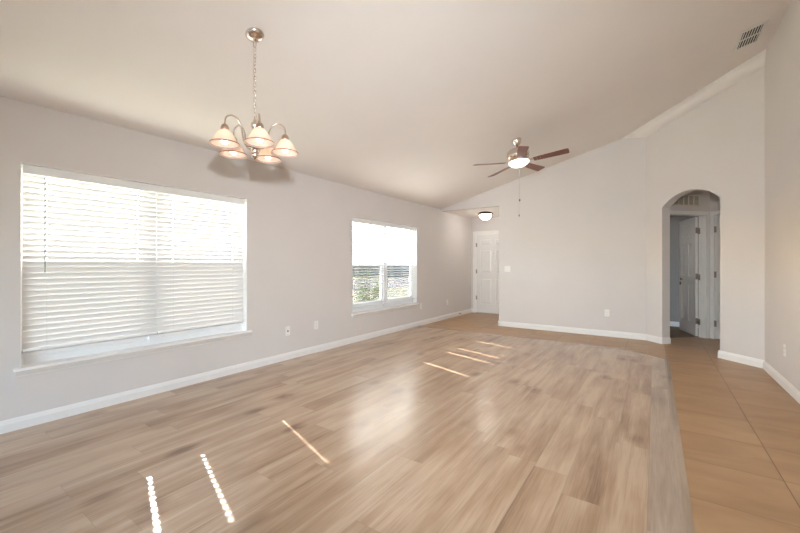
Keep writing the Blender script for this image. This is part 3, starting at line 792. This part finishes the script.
# ------------------------------------------------------------------ entry dome light
dl = thing('ceiling_light', 'round flush dome light with bronze rim on the entry ceiling', 'ceiling light', (-3.15, 7.93, 2.401))
mb = MB(); mb.lathe([(.12, 0), (.135, -.012), (.155, -.030), (.170, -.036), (.170, -.048), (.158, -.054), (.135, -.056)], 40); mb.build('base_ring', BRONZE, dl)
mb = MB(); mb.lathe([(.140, -.050), (.138, -.058), (.126, -.098), (.100, -.135), (.060, -.160), (.010, -.169)], 40); mb.build('glass_dome', DOMEG, dl)
mb = MB(); mb.lathe([(.004, -.165), (.010, -.170), (.009, -.180), (.003, -.186)], 14); mb.build('finial', BRONZE, dl)

# ------------------------------------------------------------------ vents
av = thing('air_vent', 'white louvred supply vent on the sloping ceiling near the right wall', 'air vent', (.835, 5.385, zc(.835)), (0, slope, 0))
mb = MB(); hx_, hy_, fw = .115, .215, .032
for (a, b, c, d) in ((-hx_, -hx_ + fw, -hy_, hy_), (hx_ - fw, hx_, -hy_, hy_), (-hx_ + fw, hx_ - fw, -hy_, -hy_ + fw), (-hx_ + fw, hx_ - fw, hy_ - fw, hy_)):
    mb.box(a, b, c, d, -.012, 0)
mb.box(-hx_ + fw, hx_ - fw, -.008, .008, -.010, -.002)
mb.build('vent_frame', VENTP, av, bevel=.003)
MB().box(-hx_ + fw, hx_ - fw, -hy_ + fw, hy_ - fw, -.0015, 0).build('duct_opening', DUCT, av)
for k in range(7):
    x = -hx_ + fw + .014 + k * (2 * (hx_ - fw) - .028) / 6
    for (ya, yb) in ((-hy_ + fw, -.008), (.008, hy_ - fw)):
        MB().box(-.0035, .0035, ya, yb, -.0035, .0035).build('louver', VENTP, av, loc=(x, 0, -.007), rot=(0, R(40), 0))
# return grille over the open hall door
rg = thing('return_air_grille', 'beige return air grille above the open hall door, seen through the arch', 'air vent', (A1.x + d11.x * .55, A1.y + d11.y * .55, 2.28), (0, 0, a11))
mb = MB(); gx, gz, fw = .27, .10, .024
for (a, b, c, d) in ((-gx, -gx + fw, -gz, gz), (gx - fw, gx, -gz, gz), (-gx + fw, gx - fw, -gz, -gz + fw), (-gx + fw, gx - fw, gz - fw, gz)): mb.box(a, b, -.012, 0, c, d)
mb.build('grille_frame', GRILLE, rg, bevel=.002)
MB().box(-gx + fw, gx - fw, -.002, 0, -gz + fw, gz - fw).build('duct_opening', DUCT, rg)
for k in range(1, 5):
    x = -gx + fw + k * (2 * (gx - fw)) / 5
    MB().box(x - .006, x + .006, -.010, -.002, -gz + fw, gz - fw).build('grille_bar', GRILLE, rg)
for k in range(9):
    z = -gz + fw + .010 + k * (2 * (gz - fw) - .016) / 8
    MB().box(-gx + fw, gx - fw, -.0012, .0012, -.006, .006).build('louver', GRILLE, rg, loc=(0, -.006, z), rot=(R(35), 0, 0))

# ------------------------------------------------------------------ wall plates
def plate(name, label, cat, loc, rotz, kind, group=None):
    """plate in local xz plane facing -y"""
    t = thing(name, label, cat, loc, (0, 0, rotz), group)
    wd = .058 if kind == 'switch2' else .036
    MB().box(-wd, wd, -.006, 0, -.058, .058).build('cover_plate', PLATE, t, bevel=.003)
    if kind == 'outlet':
        for z in (-.02, .02):
            rc = MB().box(-.016, .016, -.0085, -.005, z - .014, z + .014).build('receptacle', PLATE, t, bevel=.002)
            mb = MB(); mb.box(-.0075, -.0055, -.009, -.008, z - .003, z + .006); mb.box(.0055, .0075, -.009, -.008, z - .003, z + .006); mb.box(-.002, .002, -.009, -.008, z - .011, z - .007)
            mb.build('slot', DARK, rc)
    elif kind == 'switch2':
        for x in (-.023, .023):
            MB().box(x - .016, x + .016, -.010, -.005, -.033, .033).build('rocker', PLATE, t, bevel=.003)
    elif kind == 'jack':
        MB().lathe([(.010, 0), (.010, .006), (.006, .006), (.005, .014)], 14).build('coax_jack', BRONZE, t, loc=(0, -.005, 0), rot=(R(90), 0, 0))
    return t
plate('cable_plate', 'small wall plate with a dark cable jack beside the large window', 'wall plate', (XL, 3.054, .373), R(90), 'jack')
plate('wall_outlet', 'white wall outlet right of the cable jack, low on the left wall', 'outlet', (XL, 3.537, .385), R(90), 'outlet', 'outlets')
plate('wall_outlet', 'white wall outlet just below the right end of the far window', 'outlet', (XL, 6.324, .384), R(90), 'outlet', 'outlets')
plate('wall_outlet', 'white wall outlet on the left wall closest to the front door', 'outlet', (XL, 7.462, .372), R(90), 'outlet', 'outlets')
plate('wall_outlet', 'white wall outlet low on the back wall, left of the arch', 'outlet', (-.674, YB, .397), 0, 'outlet', 'outlets')
plate('wall_outlet', 'white wall outlet low on the right wall beside the tile walkway', 'outlet', (XR, 5.166, .375), R(-90), 'outlet', 'outlets')
plate('light_switch', 'white double light switch on the back wall beside the entry', 'light switch', (-2.395, YB, 1.136), 0, 'switch2')
# door stop on the entry baseboard
ds = thing('door_stop', 'small bronze spring door stop on the entry baseboard near the front door', 'door stop', (XL + .016, 8.05, .055))
mb = MB(); mb.lathe([(.012, 0), (.012, .004), (.006, .007), (.0055, .06)], 12); mb.build('spring', BRONZE, ds, rot=(0, R(90), 0))
MB().lathe([(.008, 0), (.009, .006), (.006, .012)], 12).build('tip', CORD, ds, loc=(.06, 0, 0), rot=(0, R(90), 0))

# ------------------------------------------------------------------ outside, seen through the blinds
MB().box(-90, XL - T - .02, -40, 110, -.40, -.25).build('lawn', GRASS, kind='structure')
MB().prism([(-22, -40, -.25), (-14, -40, -.25), (-14, 110, -.25), (-22, 110, -.25)], (0, 0, .02)).build('street', ASPH, kind='structure')
def leafy(name, label, cat, loc, rad, h, n, size, seed):
    random.seed(seed)
    t = thing(name, label, cat, loc)
    mb = MB(); tips = []
    for k in range(16):
        a = random.uniform(0, 2 * PI); r = rad * random.uniform(.25, .9); hh = h * random.uniform(.55, 1.0)
        p = [(0, 0, 0), (r * .35 * math.cos(a), r * .35 * math.sin(a), hh * .45), (r * math.cos(a), r * math.sin(a), hh)]
        mb.tube(p, [.014, .009, .004], 5); tips.append(p)
    mb.build('stem', BARK, t)
    mb = MB()
    for k in range(n):
        p = random.choice(tips); f_ = random.uniform(.25, 1.05)
        if f_ < .5: q_ = Vector(p[0]).lerp(Vector(p[1]), f_ / .5)
        else: q_ = Vector(p[1]).lerp(Vector(p[2]), (f_ - .5) / .5)
        q_ += Vector((random.gauss(0, .06), random.gauss(0, .06), random.gauss(0, .05)))
        M = Matrix.Translation(q_) @ Matrix.Rotation(random.uniform(0, 2 * PI), 4, 'Z') @ Matrix.Rotation(random.uniform(-1.0, .5), 4, 'Y')
        s_ = size * random.uniform(.7, 1.3)
        mb.add([(0, 0, 0), (s_ * .45, s_ * .24, .06 * s_), (s_, 0, -.08 * s_), (s_ * .45, -s_ * .24, .06 * s_), (s_ * .5, 0, -.04 * s_)], [(0, 4, 1), (1, 4, 2), (2, 4, 3), (3, 4, 0)], True, M)
    mb.build('foliage', LEAF, t)
    return t
leafy('garden_shrub', 'green leafy shrub outside the farther window, behind its left half', 'shrub', (-5.35, 6.45, -.25), .50, 1.50, 420, .12, 3)
hs = thing('house', 'pale grey house across the street beyond the farther window', 'house', (-34, 44, -.25), (0, 0, R(20)))
MB().box(-5, 5, -9, 9, 0, 2.8).build('wall', STUCCO, hs)
MB().prism([(-5.6, -9.6, 2.8), (5.6, -9.6, 2.8), (0, -9.6, 5.0)], (0, 19.2, 0)).build('roof', ROOFM, hs)
MB().box(5, 5.06, -7.5, -2.7, 0, 2.2).build('garage_door', VINYL, hs)
MB().box(5, 5.06, 2, 4, .9, 2.1).build('window', DARK, hs)
